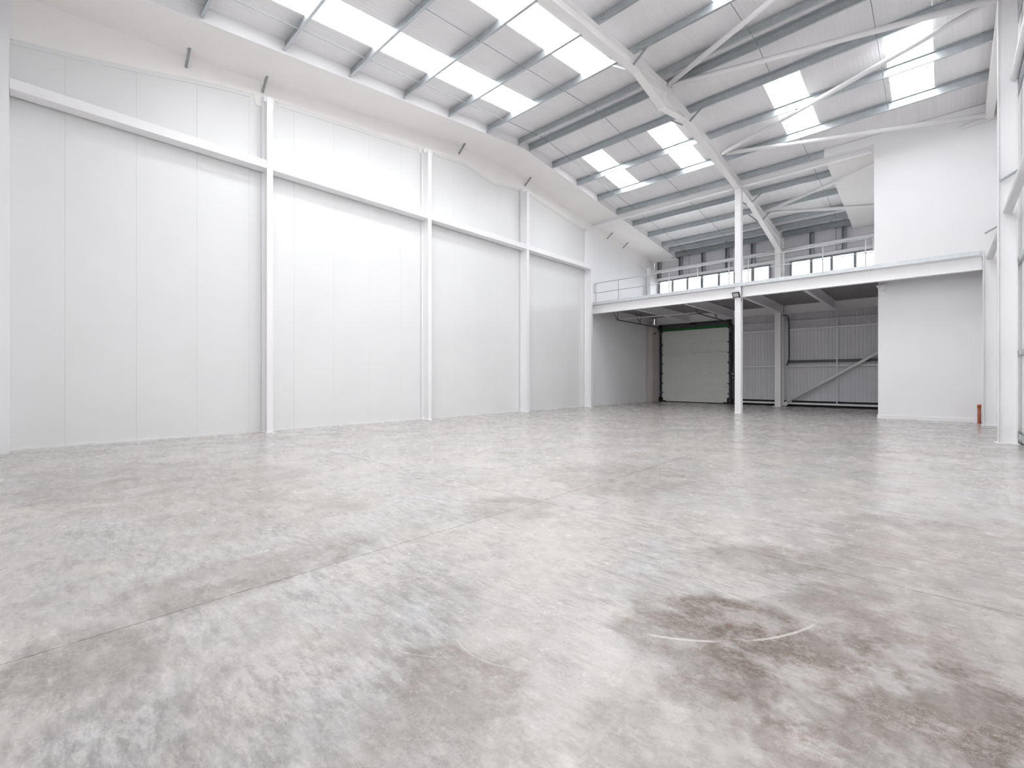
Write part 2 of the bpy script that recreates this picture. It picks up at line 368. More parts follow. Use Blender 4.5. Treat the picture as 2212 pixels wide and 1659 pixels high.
def left_post(yc, top, label):
    t = thing('gable_post', (XL + .19, yc, 0), label, 'post')
    m = MB(); m.ibeam((XL + .02, yc, 0), (XL + .02, yc, top), Y, X, .35, .13, tf=.014, tw=.010)
    # ibeam underside runs along x: profile up = +x
    m.build('shaft', 'steel', t)
    MB().box(XL + .02, XL + .42, yc - .10, yc + .10, 0, .018).build('base_plate', 'steel', t)
    c = MB(); c.box(XL + .03, XL + .14, yc - .05, yc + .05, top, top + .12); c.build('head_cleat', 'steel', t)
    return t
POSTS = [(3.895, 7.76, 'white steel post on the panelled wall, first from the boxed corner column'),
         (8.43, 8.20, 'white steel post on the panelled wall, second from the boxed corner column'),
         (12.95, 8.32, 'white steel post on the panelled wall, just past the roof apex'),
         (17.22, 7.84, 'white steel post on the panelled wall beside the end of the mezzanine beam')]
for yc, top, lb in POSTS: left_post(yc, top, lb)
ends = [-.17] + [p[0] for p in POSTS]
for i, nm in enumerate(('between boxed corner and first post', 'between the first and second posts', 'between the second and third posts', 'between third post and mezzanine end')):
    a = ends[i] + (.01 if i else 0); b = ends[i + 1] - .01
    m = MB(); xf, xb = -11.365, -11.66; z0, z1 = 6.105, 6.285; tk = .012
    m.extrude([(xf, z0), (xf, z1), (xb, z1), (xb, z1 - tk), (xf - tk, z1 - tk), (xf - tk, z0 + tk), (xb, z0 + tk), (xb, z0)], (0, a, 0), (0, b, 0), X, Z)
    tag(m.build('wall_rail', 'steel', bevel=.003), 'white horizontal rail on the panelled wall ' + nm, 'beam', 'horizontal rails of the panelled wall')
# fly braces poking out where wall board meets soffit
for y, nm in ((2.35, 'first from the boxed corner'), (3.85, 'above the first post head'), (9.87, 'between the second and third posts'), (13.16, 'above the third post head'),
              (19.07, 'above the mezzanine, nearer the tie beam'), (20.55, 'above the mezzanine, nearer the back windows')):
    zt = lin(SOFF_W, y)
    m = MB(); a = Vector((-11.36, y, zt + .0)); b = Vector((-11.69, y, zt - .26))
    m.extrude([(-.022, 0), (.022, 0), (.022, .006), (-.016, .006), (-.016, .045), (-.022, .045)], a, b, Y, (a - b).cross(Y).normalized())
    tag(m.build('fly_brace', 'galv_dark'), 'short grey angle brace under the long soffit, ' + nm, 'brace', 'fly braces along the long soffit')

# ------------------------------------------------------------------ ceiling: sheets, rooflights, soffits
rc = MB()
for sgn in (-1, 1):
    a = (XL, YA, zsh(YA) + .05); b = (XR, YA, zsh(YA) + .05)
    y2 = YA + sgn * .25; rc.quad(a, b, (XR, y2, zsh(y2) + .05), (XL, y2, zsh(y2) + .05), (0, 0, .01))
cl = struct(rc.build('ceiling', 'liner'))
module = .8333; x0 = -8.51 - 4 * module
cells = []
x = x0
while x < XR: cells.append((max(x, XL), min(x + module, XR))); x += module
def is_light(a, b): return any(abs((a + b) / 2 - c) < .2 for c in (-8.93, -6.43, -3.10, -.59))
def sheet(xa, xb, ya, yb, name='roof_sheet'):
    """liner tray with fine ribs running up the slope"""
    m = MB(); n = 9; w_ = (xb - xa); prof = [(0, .0035)]
    for i in range(n):
        c = (i + .5) * w_ / n; r = w_ / n * .13
        prof += [(c - r * 1.5, .0035), (c - r * .7, 0), (c + r * .7, 0), (c + r * 1.5, .0035)]
    prof += [(w_, .0035), (w_, .03), (0, .03)]
    A = Vector((xa + .0012, ya, zsh(ya))); B = Vector((xa + .0012, yb, zsh(yb)))
    prof = [(p * (w_ - .0024) / w_, q) for p, q in prof]
    m.extrude(prof, A, B, X, Z); m.build(name, 'liner', cl)
def light(xa, xb, ya, yb):
    m = MB(); n = 3; w_ = (xb - xa); prof = [(0, .0)]
    for i in range(n):
        c = (i + .5) * w_ / n
        prof += [(c - .07, 0), (c - .03, .03), (c + .03, .03), (c + .07, 0)]
    prof += [(w_, 0), (w_, .045), (0, .045)]
    m.extrude(prof, (xa, ya, zsh(ya) + .012), (xa, yb, zsh(yb) + .012), X, Z)
    m.build('rooflight', 'rooflight', cl, label='bright translucent rooflight sheet')
for xa, xb in cells:
    for near in (True, False):
        lo, hi = (YF - .15, YA) if near else (YA, YB + .2)
        if is_light(xa, xb):
            la, lb = (2.33, 9.90) if near else (13.19, 16.17)
            sheet(xa, xb, lo, la); light(xa, xb, la, lb); sheet(xa, xb, lb, hi)
        else: sheet(xa, xb, lo, hi)
for a, b in ((YF - .15, YA), (YA, YB + .2)):      # unseen skin added above the liner sheets against light leaks
    MB().quad((XL - .1, a, zsh(a) + .075), (XR + .12, a, zsh(a) + .075), (XR + .12, b, zsh(b) + .075), (XL - .1, b, zsh(b) + .075), (0, 0, .03)).build('roof_skin', 'galv_white', cl)
# left boxed soffit over the whole length, and its upstand
XS = -10.35
ys = [p[0] for p in SOFF_W[:-1]] + [24.05]
for a, b in zip(ys, ys[1:]):
    MB().quad((XL + .001, a, lin(SOFF_W, a)), (XS - .021, a, zso(a)), (XS - .021, b, zso(b)), (XL, b, lin(SOFF_W, b)), (0, 0, .02)).build('soffit_board', 'board', cl)
    MB().quad((XS, a, zso(a) - .001), (XS, b, zso(b) - .001), (XS, b, zsh(b) + .005), (XS, a, zsh(a) + .005), (-.02, 0, 0)).build('upstand_board', 'plaster', cl)
# right boxed soffit behind the upper partition
YP = 17.62; XPL = -1.53; XRS = -2.80
ys = [YP + .101, 20.8, 24.05]
for a, b in zip(ys, ys[1:]):
    MB().quad((XRS + .021, a, zso(a) - .01), (XR, a, zso(a) - .01), (XR, b, zso(b) - .01), (XRS + .021, b, zso(b) - .01), (0, 0, .02)).build('soffit_board', 'board', cl)
    MB().quad((XRS, a, zso(a) - .01), (XRS, b, zso(b) - .01), (XRS, b, zsh(b)), (XRS, a, zsh(a)), (.02, 0, 0)).build('upstand_board', 'board', cl)

# ------------------------------------------------------------------ other walls
wf = MB()
for q in ((XL, XR + .05, 0, 5.25), (-11.5, -5.14, 5.25, 6.64), (XL, XR + .05, 6.64, 8.2), (XL, -11.46, 5.25, 6.64), (.2, XR + .05, 5.25, 6.64)):  # leaves an unseen strip window, added to brighten surfaces facing the camera
    wf.box(q[0], q[1], YF - .12, YF, q[2], q[3])
wf = struct(wf.build('wall_front', 'panel'))
for i in range(5):
    xx = -5.14 + i * 5.34 / 4
    MB().box(xx - .04, xx + .04, YF - .1, YF - .02, 5.25, 6.64).build('mullion', 'frame', wf)  # mullions of the added window behind the camera
gr = struct(MB().box(-60, 60, -60, 60, -.45, -.22).build('ground', 'yard'))
wr = struct(MB().box(XR + .02, XR + .14, YF - .12, YB + .2, 0, 9.4).build('wall_right', 'wall_liner'))
y = YF
while y < YB - .1:
    y2 = min(y + .9, YB)
    MB().box(XR, XR + .02, y + .003, y2 - .003, .06, zsh(min(y, y2)) - .02).build('panel', 'panel', wr)
    y = y2
# partitions of the corner core
wp = struct(MB().slab([(XPL, 4.57), (XR, 4.57), (XR, zsh(YP) - .01), (XRS, zsh(YP) - .01), (XRS, zso(YP) - .01), (XPL, zso(YP) - .01)], 'y', YP, YP + .10).build('wall_partition', 'plaster'))
wp2 = struct(MB().box(XPL + .0, XPL + .10, YP + .1, YB - .02, 4.7, 8.4).build('wall_partition_side', 'plaster'))
wp3 = struct(MB().box(XPL + .02, XR, 18.52, 18.64, 0, 4.57).build('wall_partition_lower', 'plaster'))
wp4 = struct(MB().box(XPL + .02, XPL + .14, 18.64, YB - .1, 0, 4.57).build('wall_partition_inner', 'plaster'))
struct(MB().box(XPL, .76, 18.495, 18.52, 0, .115).build('baseboard_right', 'plaster', bevel=.003))

# back wall -------------------------------------------------------
wb = MB()
W1 = (-11.46, -5.93); W2 = (-5.14, .2); WZ = (5.25, 6.64)
for q in ((XL, XR, -.0, WZ[0]), (XL, XR, WZ[1], 8.3), (XL, W1[0], WZ[0], WZ[1]), (W1[1], W2[0], WZ[0], WZ[1]), (W2[1], XR, WZ[0], WZ[1])):
    wb.box(q[0], q[1], YB + .02, YB + .12, q[2], q[3])
wb = struct(wb.build('wall_back', 'wall_liner'))
def vsheet(xa, xb, z0, z1, ribs):
    m = MB(); w_ = xb - xa; prof = [(0, 0)]
    for i in range(ribs):
        c = (i + .5) * w_ / ribs
        prof += [(c - .013, 0), (c - .009, .016), (c + .009, .016), (c + .013, 0)]
    prof += [(w_, 0), (w_, .019), (0, .019)]
    m.extrude(prof, (xa, YB, z0), (xa, YB, z1), X, Y); return m.build('liner_sheet', 'wall_liner', wb)
x = XL
while x < XPL + .1:
    x2 = x + .80
    vsheet(x + .003, x2 - .003, .26, 4.75, 6); x = x2
def hsheet(z0, z1, xa, xb):
    m = MB(); prof = [(0, 0)]; h = z1 - z0; n = 3
    for i in range(n):
        c = (i + .5) * h / n; prof += [(c - .02, 0), (c - .012, -.008), (c + .012, -.008), (c + .02, 0)]
    prof += [(h, 0), (h, .02), (0, .02)]
    m.extrude(prof, (xa, YB, z0), (xb, YB, z0), Z, Y); m.build('liner_sheet', 'wall_liner', wb)
z = 6.78
while z < 8.0:
    hsheet(z + .002, z + .248, XL, XPL + .1); z += .25
hsheet(4.76, WZ[0], XL, XPL + .1)
MB().box(XL, XPL, YB - .01, YB + .015, .0, .26).build('base_gap_shade', 'rubber_and_shade', wb)  # black strip standing in for the shaded gap around the lowest rail
def window(name, xa, xb, mull):
    f = MB(); f.box(xa, xb, YB - .03, YB + .05, WZ[1] - .07, WZ[1]); f.box(xa, xb, YB - .03, YB + .05, WZ[0], WZ[0] + .06)
    wn = struct(f.build(name, 'frame'))
    xs = []
    for c, w_ in mull:
        w_ *= 1.25; MB().box(c - w_ / 2, c + w_ / 2, YB - .035, YB + .05, WZ[0] + .06, WZ[1] - .055).build('mullion', 'frame', wn); xs.append((c - w_/2, c + w_/2))
    for (a0, a1), (b0, b1) in zip(xs, xs[1:]):
        MB().box(a1, b0, YB + .005, YB + .013, WZ[0] + .06, WZ[1] - .055).build('pane', 'glass', wn)
    return wn
window('window_1', W1[0], W1[1], [(-11.435, .05), (-10.695, .09), (-9.88, .08), (-9.12, .10), (-8.275, .09), (-7.535, .07), (-6.70, .11), (-5.965, .07)])
window('window_2', W2[0], W2[1], [(-5.10, .08), (-4.30, .09), (-3.545, .08), (-2.725, .08), (-1.93, .08), (-1.15, .08), (-.35, .08), (.16, .08)])
t1 = struct(MB().box(-11.62, XPL, YB - .12, YB + .02, 6.64, 6.77).build('trim_1', 'steel'))
t2 = struct(MB().box(-11.62, -11.49, YB - .12, YB + .02, 4.7, 6.64).build('trim_2', 'steel'))
t3 = struct(MB().box(-11.62, XPL, YB - .12, YB + .02, 5.10, 5.25).build('trim_3', 'steel'))

# vertical cladding rails above the window
names = ['next to the dark corner', 'second from the dark corner', 'third from the dark corner', 'fourth from the dark corner', 'just before the haunched column',
         'first past the haunched column', 'last, by the boxed soffit']
for xx, nm in zip((-11.42, -10.22, -9.03, -7.85, -6.67, -4.27, -3.09), names):
    m = MB(); w_ = .17; d = .13; t = .012; z0, z1 = 6.77, 7.84
    m.extrude([(-w_/2, 0), (-w_/2, d), (w_/2, d), (w_/2, d - .0), (w_/2, 0), (w_/2 - .06, 0), (w_/2 - .06, t), (w_/2 - t, t), (w_/2 - t, d - t), (-w_/2 + t, d - t), (-w_/2 + t, 0)],
              (xx, YB - d, z0), (xx, YB - d, z1), X, Y)
    tag(m.build('cladding_rail', 'galv_dark'), 'grey upright cladding rail above the strip windows, ' + nm, 'rail', 'upright rails of the upper back wall')
for xx, nm in ((-9.72, 'first from the dark corner'), (-7.60, 'behind the slender column'), (-3.36, 'on the boxed soffit side')):
    t = thing('tie_rod', (xx, 23.9, 6.77), 'thin grey tie rod above the strip windows, ' + nm, 'rod', 'tie rods at the back eaves')
    MB().tube((xx, 23.9, 6.77), (xx, 23.9, 7.86), .013, 8).build('rod', 'galv_dark', t)
    m = MB(); m.extrude([(-.03, 0), (.03, 0), (.03, .01), (-.03, .01)], (xx, 23.88, 7.80), (xx - .12, 23.35, 7.93), X, Z); m.build('brace', 'galv_dark', t)
    MB().box(xx - .035, xx + .035, 23.86, 23.94, 7.70, 7.80).build('cleat', 'galv_dark', t)
for xa, xb, nm in ((XL + .02, XM - .10, 'on the dark corner side'), (XM + .10, XPL, 'on the tall partition side')):
    tag(MB().tube((xa, 23.62, 7.09), (xb, 23.62, 7.09), .065, 14).build('eaves_tube', 'steel', smooth=True), 'thick white horizontal tube in front of the upper back wall, ' + nm, 'tube', 'eaves tubes')
# back wall girts under the mezzanine
def girt(xa, xb, z0, z1, label, m_='wall_liner', y0=23.89):
    m = MB(); m.extrude([(y0, z0), (y0, z1), (YB - .02, z1), (YB - .02, z1 - .012), (y0 + .012, z1 - .012), (y0 + .012, z0)], (xa, 0, 0), (xb, 0, 0), Y, Z)
    tag(m.build('girt', m_), label, 'rail', 'girts on the wall under the mezzanine')
for xa, xb, nm in ((-7.42, -5.56, 'door side'), (-5.30, XPL + .02, 'diagonal tube side')):
    girt(xa, xb, 3.80, 3.875, 'uppermost rail on the ribbed wall under the mezzanine, ' + nm)
    girt(xa, xb, 3.455, 3.515, 'second rail from the top of the ribbed wall under the mezzanine, ' + nm, 'steel')
    girt(xa, xb, 1.795, 1.845, 'mid height rail on the ribbed wall under the mezzanine, ' + nm, 'steel')
    girt(xa, xb, .095, .175, 'lowest rail just above the floor on the ribbed back wall, ' + nm, 'steel')
girt(-5.2, XPL + .02, 1.97, 2.09, 'dark thick rail behind the diagonal tube on the ribbed wall', 'dark_steel', 23.94)
girt(XL + .36, -11.36, .28, .32, 'short dark rail near the floor in the corner beside the door', 'dark_steel')
girt(XL + .36, -11.36, 3.40, 3.52, 'short grey rail high in the corner beside the thin door track', 'wall_liner')
tag(MB().box(-11.62, -11.25, 23.2, 23.24, 3.66, 3.70).build('bracket_bar', 'black'), 'short black bar sticking out beside the thin door track', 'bar')
tag(MB().box(-3.36, -3.315, 23.90, 23.93, .10, 4.17).build('sag_bar', 'galv_white'), 'thin upright bar crossing the rails of the ribbed back wall', 'bar')

# ------------------------------------------------------------------ purlins
NEAR = [.85, 2.35, 3.85, 5.355, 6.86, 8.36, 9.87, 11.34]
FAR = [11.86, 13.16, 14.67, 16.14, 17.66, 19.07, 20.55, 22.04, 22.86]
ordn = ['first', 'second', 'third', 'fourth', 'fifth', 'sixth', 'seventh', 'eighth', 'ninth']
def purlin(y, near, xa, xb, label):
    zb, h, f, t = zpb(y), .205, .05, .011
    if near: prof = [(-f, 0), (t, 0), (t, h - t), (f, h - t), (f, h), (0, h), (0, t), (-f, t)]
    else:    prof = [(0, 0), (f, 0), (f, t), (t, t), (t, h), (-f, h), (-f, h - t), (0, h - t)]
    t_ = thing('purlin', ((xa + xb) / 2, y, zb), label, 'purlin', 'roof purlins')
    MB().extrude(prof, (xa, y, zb), (xb, y, zb), Y, Z).build('section', 'galv', t_)
    b = MB()
    for xx in (XM + (-.16 if xb < -3 else .16), XM + (-.22 if xb < -3 else .22)):
        for dz in (.07, .14): b.tube((xx, y - .012, zb + dz), (xx, y + .012, zb + dz), .011, 6)
    b.build('bolt_row', 'bolt', t_)['kind'] = 'stuff'
    return t_
seq = [(y, True) for y in NEAR] + [(y, False) for y in FAR]
for bay, (xa, xb, rods) in {'left': (XS - .005, XM - .005, (-9.55, -7.43)), 'right': (XM + .005, XR, (-3.20, -1.10))}.items():
    prev = None
    for y, near in seq:
        if bay == 'right' and y < 6: prev = y; continue
        i = (len(NEAR) - 1 - NEAR.index(y)) if near else FAR.index(y)
        side = 'on the slope with the long rooflights' if near else 'on the slope over the mezzanine'
        xe = xb
        if bay == 'right' and y > YP: xe = XRS + .005
        p = purlin(y, near, xa, xe, 'purlin %s from the ridge %s, %s' % (ordn[i], side, 'panelled wall bay' if bay == 'left' else 'tall partition bay'))
        if prev is not None:
            for xr in rods:
                if xr > xe: continue
                b = MB().tube((xr, prev + .012, zpb(prev) + .07), (xr, y, zpb(y) + .05), .0085, 6); b.build('sag_rod', 'galv_dark', p)
        prev = y
t = thing('eaves_beam', (XL/2, 23.62, 7.67), 'deep galvanised eaves beam at the foot of the roof above the back windows', 'beam')
for xa, xb in ((XS - .2, XM - .09), (XM + .09, XRS + .005)):
    m = MB(); m.extrude([(-.05, 0), (0, 0), (.012, .0), (.012, .25), (-.05, .25), (-.05, .238), (0, .238), (0, .012), (-.05, .012)], (xa, 23.62, 7.67), (xb, 23.62, 7.67), Y, Z)
    m.build('section', 'galv_dark', t)

# ------------------------------------------------------------------ middle portal frame
RD = .275
def rafter(xc, wid, name, label, y0, y1, haunch_back):
    t = thing('rafter', (xc, YA, 8.4), label, 'rafter')
    for near in (True, False):
        a, b = (y0, YA) if near else (YA, y1)
        if a >= b: continue
        A = Vector((xc, a, zpb(a) - RD)); B = Vector((xc, b, zpb(b) - RD))
        m = MB(); m.ibeam(A, B, X, Z, RD - .002, wid, .016, .012); m.build('rafter_section', 'steel_warm', t)
    # apex haunch: web below the section and a flange under it
    zb = lambda y: zpb(y) - RD
    if y1 > 12:
        for p in ([(10.15, zb(10.15) + .002), (YA - .012, 8.42), (YA - .012, zb(YA) + .002)], [(YA + .012, zb(YA) + .002), (YA + .012, 8.42), (12.95, zb(12.95) + .002)]):
            MB().slab(p, 'x', xc - .006, xc + .006).build('apex_haunch', 'steel_warm', t)
            lo = sorted([q for q in p if q[1] < zb(q[0]) + .01], key=lambda q: q[0]);
        MB().quad((xc - wid/2, 10.15, zb(10.15)), (xc + wid/2, 10.15, zb(10.15)), (xc + wid/2, YA - .01, 8.405), (xc - wid/2, YA - .01, 8.405), (0, 0, .014)).build('haunch_flange', 'steel_warm', t)
        MB().quad((xc - wid/2, YA + .01, 8.405), (xc + wid/2, YA + .01, 8.405), (xc + wid/2, 12.95, zb(12.95)), (xc - wid/2, 12.95, zb(12.95)), (0, 0, .014)).build('haunch_flange', 'steel_warm', t)
        MB().box(xc - wid/2 - .015, xc + wid/2 + .015, YA - .02, YA + .02, 8.38, zpb(YA)).build('end_plate', 'steel_warm', t)
    if haunch_back:
        ya, yb, zb_ = 19.3, 23.14, 7.09
        MB().slab([(ya, zb(ya) + .002), (yb, zb_), (yb, zb(yb) + .002)], 'x', xc - .006, xc + .006).build('eaves_haunch', 'steel_warm', t)
        MB().quad((xc - wid/2, ya, zb(ya)), (xc + wid/2, ya, zb(ya)), (xc + wid/2, yb, zb_), (xc - wid/2, yb, zb_), (0, 0, .014)).build('haunch_flange', 'steel_warm', t)
    return t
r = rafter(XM, .19, 'rafter', 'large white roof rafter over the slender mezzanine column, with haunched apex and fly braces', YF, 23.2, True)
for y in (9.87, 13.16, 19.07, 20.55):
    for sgn in (1, -1):
        lowz = zpb(y) - RD + .02 if y < 19.3 else 0
        if y > 19.3: lowz = zpb(19.3) - RD + (7.09 - zpb(19.3) + RD) * (y - 19.3) / (23.14 - 19.3) + .03
        a = Vector((XM + sgn * .45, y, zpb(y) + .01)); b = Vector((XM + sgn * .09, y, lowz))
        m = MB(); m.extrude([(-.02, 0), (.02, 0), (.02, .006), (-.014, .006), (-.014, .04), (-.02, .04)], a, b, Y, (a - b).cross(Y).normalized()); m.build('fly_brace', 'galv_dark', r, label='grey galvanised fly brace')
r2 = rafter(.88, .17, 'rafter', 'white rafter partly hidden behind the big white gable post, above the upper partition', YF, 17.5, False)
# back column of the portal
t = thing('portal_column', (XM, 23.5, 0), 'white steel column standing at the back wall under the end of the middle rafter', 'column')
m = MB(); m.ibeam((XM, 23.16, 0), (XM, 23.16, 7.82), X, Y, .66, .235, .018, .012); m.build('shaft', 'steel_warm', t)
MB().box(XM - .16, XM + .16, 23.10, 23.86, 0, .02).build('base_plate', 'steel_warm', t)
m = MB()
for zz in (7.08, 7.55): m.box(XM - .11, XM - .007, 23.18, 23.80, zz, zz + .014); m.box(XM + .007, XM + .11, 23.18, 23.80, zz, zz + .014)
m.build('stiffener', 'steel_warm', t)
# left corner column under / over the mezzanine
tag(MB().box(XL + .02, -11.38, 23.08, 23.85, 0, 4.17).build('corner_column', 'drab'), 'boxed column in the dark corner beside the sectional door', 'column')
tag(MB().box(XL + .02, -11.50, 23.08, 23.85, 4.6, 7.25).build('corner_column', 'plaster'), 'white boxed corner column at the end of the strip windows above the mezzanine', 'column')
# white beam over the mezzanine edge
t = thing('tie_beam', (XM, 17.80, 8.2), 'white steel beam running across under the roof, directly above the mezzanine edge', 'beam')
for xa, xb in ((XL + .02, XM - .01), (XM + .01, XRS + 1.2)):
    m = MB(); m.ibeam((xa, 17.82, 8.205), (xb, 17.82, 8.205), Y, Z, .19, .15, .013, .010); m.build('section', 'steel', t)
# roof bracing tubes
N1, N2, N3 = (XM + .09, 11.66, 9.0), (XM + .09, 15.8, 8.68), (XM + .09, 20.58, 8.0)
for a, b, nm in ((N1, (.85, 8.6, 8.66), 'starting at the ridge, steepest of all'),
                 (N1, (.85, 13.0, 8.65), 'starting at the ridge, the flatter of that pair'),
                 (N2, (.85, 13.1, 8.76), 'crossing before the far rooflights'),
                 (N2, (.85, 17.25, 8.15), 'running to the top of the tall upper partition'),
                 (N3, (.85, 17.4, 8.15), 'over the mezzanine, rising into the boxed soffit'),
                 (N3, (.85, 23.2, 7.60), 'over the mezzanine, nearly level below the boxed soffit')):
    t = thing('roof_brace', a, 'white diagonal roof bracing tube ' + nm, 'tube', 'roof bracing tubes')
    va, vb = Vector(a), Vector(b); d = (vb - va).normalized()
    MB().tube(va + d * .14, vb - d * .05, .062, 16).build('tube', 'steel', t, smooth=True)
    m = MB(); sd = d.cross(Z).normalized(); m.extrude([(-.045, -.006), (.045, -.006), (.045, .006), (-.045, .006)], va, va + d * .20, d.cross(sd).normalized(), sd); m.build('end_plate', 'steel_warm', t)

# ------------------------------------------------------------------ mezzanine
t = thing('mezzanine_deck', (XM, 20.8, 4.57), 'mezzanine floor with dark ribbed underside and pale galvanised edge', 'floor deck')
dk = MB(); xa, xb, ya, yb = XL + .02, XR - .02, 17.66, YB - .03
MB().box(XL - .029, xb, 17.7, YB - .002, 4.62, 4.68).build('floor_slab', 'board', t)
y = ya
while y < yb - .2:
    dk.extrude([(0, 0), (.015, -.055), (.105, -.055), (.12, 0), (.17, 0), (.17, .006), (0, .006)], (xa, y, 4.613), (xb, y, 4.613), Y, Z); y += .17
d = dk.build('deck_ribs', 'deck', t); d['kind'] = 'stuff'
for a, b in ((XL + .02, -8.2), (-8.195, -5.2), (-5.195, -4.07), (-4.065, -1.6), (-1.595, .72)):
    m = MB(); m.extrude([(0, 0), (0, .125), (.11, .125), (.11, .119), (.008, .119), (.008, .006), (.11, .006), (.11, 0)], (a, 17.588, 4.575), (b, 17.588, 4.575), Y, Z); m.build('edge_trim', 'galv_white', t)
def steel_beam(label, p0, p1, side, depth, width, m_='steel'):
    m = MB(); m.ibeam(p0, p1, side, Z, depth, width, .015, .010); return tag(m.build('steel_beam', m_), label, 'beam', 'mezzanine steelwork')
steel_beam('long white mezzanine edge beam between panelled wall and slender front column', (XL + .02, 17.73, 4.19), (-5.52, 17.73, 4.19), Y, .38, .16)
steel_beam('long white mezzanine edge beam between slender front column and pipe-side post', (-5.28, 17.73, 4.19), (.76, 17.73, 4.19), Y, .38, .16)
steel_beam('white beam at the back of the mezzanine above the sectional door', (XL + .3, 23.66, 4.17), (XM - .14, 23.66, 4.17), Y, .39, .16)
steel_beam('white beam at the back of the mezzanine above the diagonal tube', (XM + .14, 23.66, 4.17), (XPL + .1, 23.66, 4.17), Y, .39, .16)
for xx, nm in ((-9.57, 'over the middle of the door'), (-7.45, 'over the thick door track'), (XM + .12, 'from slender column to grey column'), (-3.38, 'over the diagonal tube bay')):
    steel_beam('white beam under the mezzanine running front to back, ' + nm, (xx, 17.83, 4.20), (xx, 23.57, 4.20), X, .37, .12)
t = thing('mezzanine_column', (XM, 17.72, 0), 'slender white steel column standing free at the front of the mezzanine', 'column')
m = MB(); m.ibeam((-5.40, 17.61, 0), (-5.40, 17.61, 8.17), X, Y, .22, .205, .014, .010); m.build('shaft', 'steel', t)
MB().box(-5.53, -5.27, 17.56, 17.88, 0, .012).build('base_plate', 'steel', t)
MB().box(-5.51, -5.29, 17.59, 17.85, 8.17, 8.20).build('cap_plate', 'steel', t)
# handrails
def handrail(xs_posts, xa, xb, label):
    yy = 17.95; t = thing('handrail', ((xa + xb) / 2, yy, 4.69), label, 'railing', 'mezzanine handrails')
    r_ = .0175; zt, zm = 5.615, 5.175
    def loop(xe, s_):   # end hoop joining top and mid rails
        pts = [(xe - s_ * .06, yy, zt)]
        pts += [(xe - s_ * .045 + s_ * .045 * math.sin(a), yy, zt - .045 + .045 * math.cos(a)) for a in [math.pi/2 * i / 4 for i in range(1, 5)]]
        pts += [(xe - s_ * .045 + s_ * .045 * math.cos(a), yy, zm + .045 - .045 * math.sin(a)) for a in [math.pi/2 * i / 4 for i in range(0, 5)]]
        pts += [(xe - s_ * .06, yy, zm)]
        MB().path(pts, r_).build('end_hoop', 'rail', t, smooth=True)
    MB().tube((xa + .06, yy, zt), (xb - .06, yy, zt), r_, 10).build('top_rail', 'rail', t, smooth=True)
    MB().tube((xa + .06, yy, zm), (xb - .06, yy, zm), r_ * .85, 10).build('mid_rail', 'rail', t, smooth=True)
    loop(xa, -1); loop(xb, 1)
    for x_ in xs_posts:
        m = MB(); m.tube((x_, yy, 4.69), (x_, yy, zt), r_, 10); m.build('baluster', 'rail', t, smooth=True)
        m = MB(); m.tube((x_, yy, zt - .03), (x_, yy, zt + .001), .024, 10).tube((x_, yy, zm - .025), (x_, yy, zm + .025), .024, 10).tube((x_, yy, 4.68), (x_, yy, 4.72), .03, 10)
        m.build('clamp', 'rail', t, smooth=True)['kind'] = 'stuff'
handrail((-11.60, -10.44, -9.27, -8.12, -6.97, -5.81), -11.70, -5.62, 'longer tubular handrail on the mezzanine edge, from panelled wall to slender column')
handrail((-5.14, -4.01, -2.89, -1.77), -5.31, -1.58, 'shorter tubular handrail on the mezzanine edge, from slender column to tall partition')
# floodlight
t = thing('floodlight', (-5.42, 17.5, 4.1), 'small black floodlight fixed to the slender column at mezzanine level', 'lamp')
ca = Vector((-5.42, 17.46, 4.25)); nrm = Vector((-.10, -.78, -.45)).normalized(); sx = nrm.cross(Z).normalized(); upv = sx.cross(nrm).normalized()
if upv.z < 0: upv = -upv
hw, hh, hd = .125, .095, .05
bm_ = MB(); bm_.extrude([(-hw, -hh), (hw, -hh), (hw, hh), (-hw, hh)], ca, ca - nrm * hd, sx, upv)
bm_.extrude([(-hw * .8, -hh * .8), (hw * .8, -hh * .8), (hw * .8, hh * .8), (-hw * .8, hh * .8)], ca - nrm * hd, ca - nrm * (hd + .03), sx, upv)
bm_.build('housing', 'black', t, bevel=.004)
MB().extrude([(-hw * .74, -hh * .70), (hw * .74, -hh * .70), (hw * .74, hh * .74), (-hw * .74, hh * .74)], ca + nrm * .004, ca - nrm * .004, sx, upv).build('lens', 'lens', t)
m = MB()
for s_ in (-1, 1): m.extrude([(-.004, -.012), (.004, -.012), (.004, .012), (-.004, .012)], ca - nrm * .03 + sx * s_ * (hw + .006), Vector((-5.42 + s_ * .10, 17.605, 4.18)), sx, upv)
m.build('bracket', 'black', t)
MB().path([(-5.29, 17.56, 4.18), (-5.27, 17.58, 4.10), (-5.28, 17.62, 4.04), (-5.285, 17.66, 4.08)], .008).build('cable', 'black', t)

# diagonal wall bracing tube under the mezzanine, and conduit on the column
t = thing('wall_brace', (-5.3, 23.7, 0), 'thick pale diagonal tube rising from the foot of the grey back column', 'tube')
a = Vector((-5.28, 23.72, .13)); b = Vector((.9, 23.72, 4.17)); d = (b - a).normalized()
MB().tube(a + d * .12, b, .062, 14).build('tube', 'steel_warm', t, smooth=True)
MB().slab([(-5.31, .01), (-5.22, .01), (-4.98, .23), (-5.06, .33), (-5.31, .16)], 'y', 23.712, 23.726).build('gusset_plate', 'steel_warm', t)
tag(MB().path([(-5.30, 23.5, 4.10), (-5.18, 23.52, 4.12), (-5.10, 23.6, 4.02), (-5.09, 23.7, 3.7), (-5.09, 23.72, 2.2), (-5.14, 23.7, 1.98), (-5.17, 23.6, 1.85)], .02).build('cable_conduit', 'black'),
    'black cable drop bent down beside the grey back column', 'cable')
